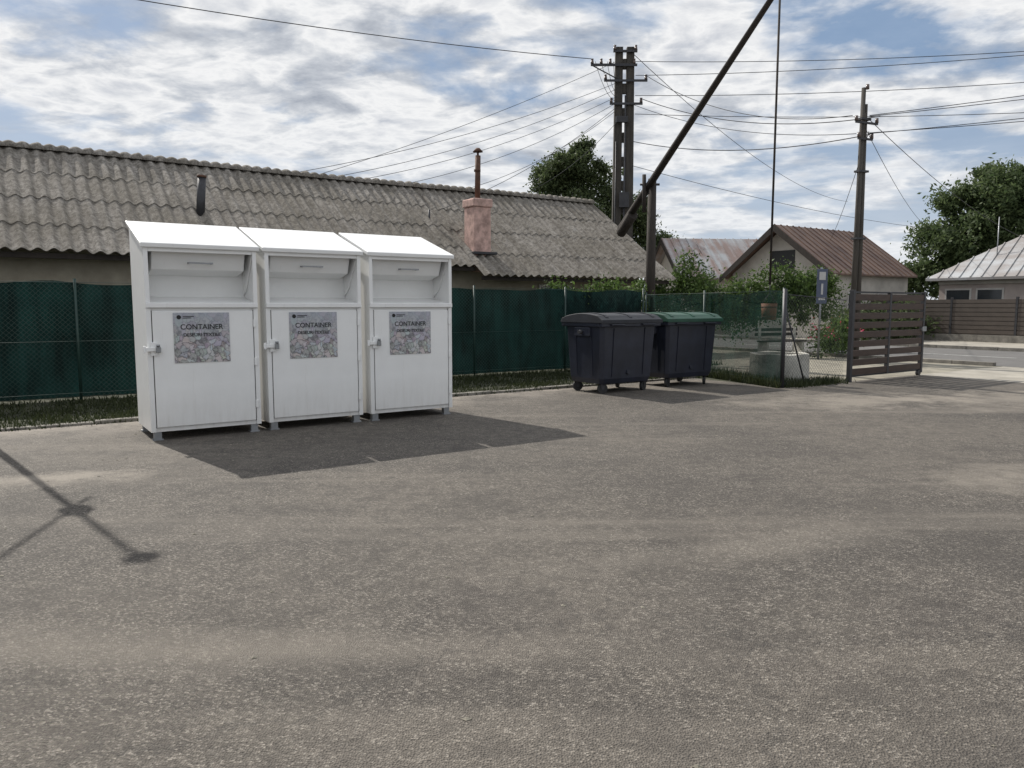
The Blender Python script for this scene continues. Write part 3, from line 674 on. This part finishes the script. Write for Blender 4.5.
for _ in range(900):
    s=random.uniform(-6,15); o=-3.0-abs(random.gauss(0,1))*2.2 if random.random()<.5 else random.uniform(-16,-3)
    if s>12 and o>-5.2: continue
    x,y,_z=SO(s,o); r=random.uniform(.004,.014); k=len(v); a=random.uniform(0,6.3)
    for q in range(4): v.append((x+r*math.cos(a+q*1.57)*(1 if q%2 else 1.6),y+r*math.sin(a+q*1.57),.006))
    v.append((x,y,.006+r*.5)); f+=[(k,k+1,k+4),(k+1,k+2,k+4),(k+2,k+3,k+4),(k+3,k,k+4)]
mesh('gravel_and_leaf_litter',v,f,M['gravel'])

# ---------------------------------------------------------------- sky and sun
w=bpy.data.worlds.new('World'); scene.world=w; w.use_nodes=True; nt=w.node_tree; bg=nt.nodes['Background']
sky=N(nt,'ShaderNodeTexSky'); sky.sky_type='NISHITA'; sky.sun_disc=False
sky.sun_elevation=math.radians(41.9); sky.sun_rotation=math.radians(-42.8)
sky.dust_density=1.5
tc=N(nt,'ShaderNodeTexCoord'); sx=N(nt,'ShaderNodeSeparateXYZ'); L(nt,tc.outputs['Generated'],sx.inputs[0])
zc=mth(nt,'MAXIMUM',sx.outputs[2],0.0); dn=mth(nt,'ADD',zc,.15)
cx=N(nt,'ShaderNodeCombineXYZ'); L(nt,mth(nt,'DIVIDE',sx.outputs[0],dn),cx.inputs[0]); L(nt,mth(nt,'DIVIDE',sx.outputs[1],dn),cx.inputs[1])
mpn=N(nt,'ShaderNodeMapping'); L(nt,cx.outputs[0],mpn.inputs[0]); mpn.inputs['Scale'].default_value=(1.0,1.15,1); mpn.inputs['Rotation'].default_value=(0,0,.35); mpn.inputs['Location'].default_value=(3.3,1.2,0)
n1=noise(nt,mpn.outputs[0],1.9,8,.56,.2); n2=noise(nt,mpn.outputs[0],.7,3,.5,.2); n3=noise(nt,mpn.outputs[0],4.6,6,.6,.3)
cov=mth(nt,'ADD',mth(nt,'MULTIPLY',n1.outputs[0],.62),mth(nt,'MULTIPLY',n2.outputs[0],.38))
cr=ramp(nt,cov,[(.41,.08),(.495,.97)])
shade=mth(nt,'ADD',mth(nt,'MULTIPLY',n3.outputs[0],.45),mth(nt,'MULTIPLY',n1.outputs[0],.55))
cc=ramp(nt,shade,[(.39,(.40,.435,.50)),(.46,(.62,.65,.70)),(.535,(1.0,1.0,1.0)),(.64,(.60,.63,.69))])
sc=N(nt,'ShaderNodeVectorMath',operation='SCALE'); L(nt,cc.outputs[0],sc.inputs[0])
zen=N(nt,'ShaderNodeMapRange'); zen.interpolation_type='SMOOTHSTEP'; L(nt,sx.outputs[2],zen.inputs[0]); zen.inputs[1].default_value=.38; zen.inputs[2].default_value=.95; zen.inputs[3].default_value=9.3; zen.inputs[4].default_value=13.5
L(nt,zen.outputs[0],sc.inputs['Scale'])
skym=mix(nt,.75,sky.outputs[0],(2.3,3.5,5.4))
c=mix(nt,cr.outputs[0],skym,sc.outputs[0])
hz=N(nt,'ShaderNodeMapRange'); L(nt,sx.outputs[2],hz.inputs[0]); hz.inputs[1].default_value=.0; hz.inputs[2].default_value=.24; hz.inputs[3].default_value=.65; hz.inputs[4].default_value=0
c=mix(nt,hz.outputs[0],c,(7.9,8.3,8.8))
L(nt,c,bg.inputs[0]); bg.inputs[1].default_value=.1
sl=bpy.data.lights.new('sun','SUN'); sl.energy=5; sl.angle=math.radians(.5); sl.color=(1,.95,.87)
so=link(bpy.data.objects.new('sun',sl)); so.rotation_euler=Vector((1.63,-1.76,-2.15)).to_track_quat('-Z','Y').to_euler()

cam=bpy.data.cameras.new('camera'); co=link(bpy.data.objects.new('camera',cam)); co.location=(0,0,1.5)
co.rotation_euler=(math.radians(90-5.9),0,0); cam.sensor_width=36; cam.lens=760/1024*36; cam.clip_end=2000; scene.camera=co
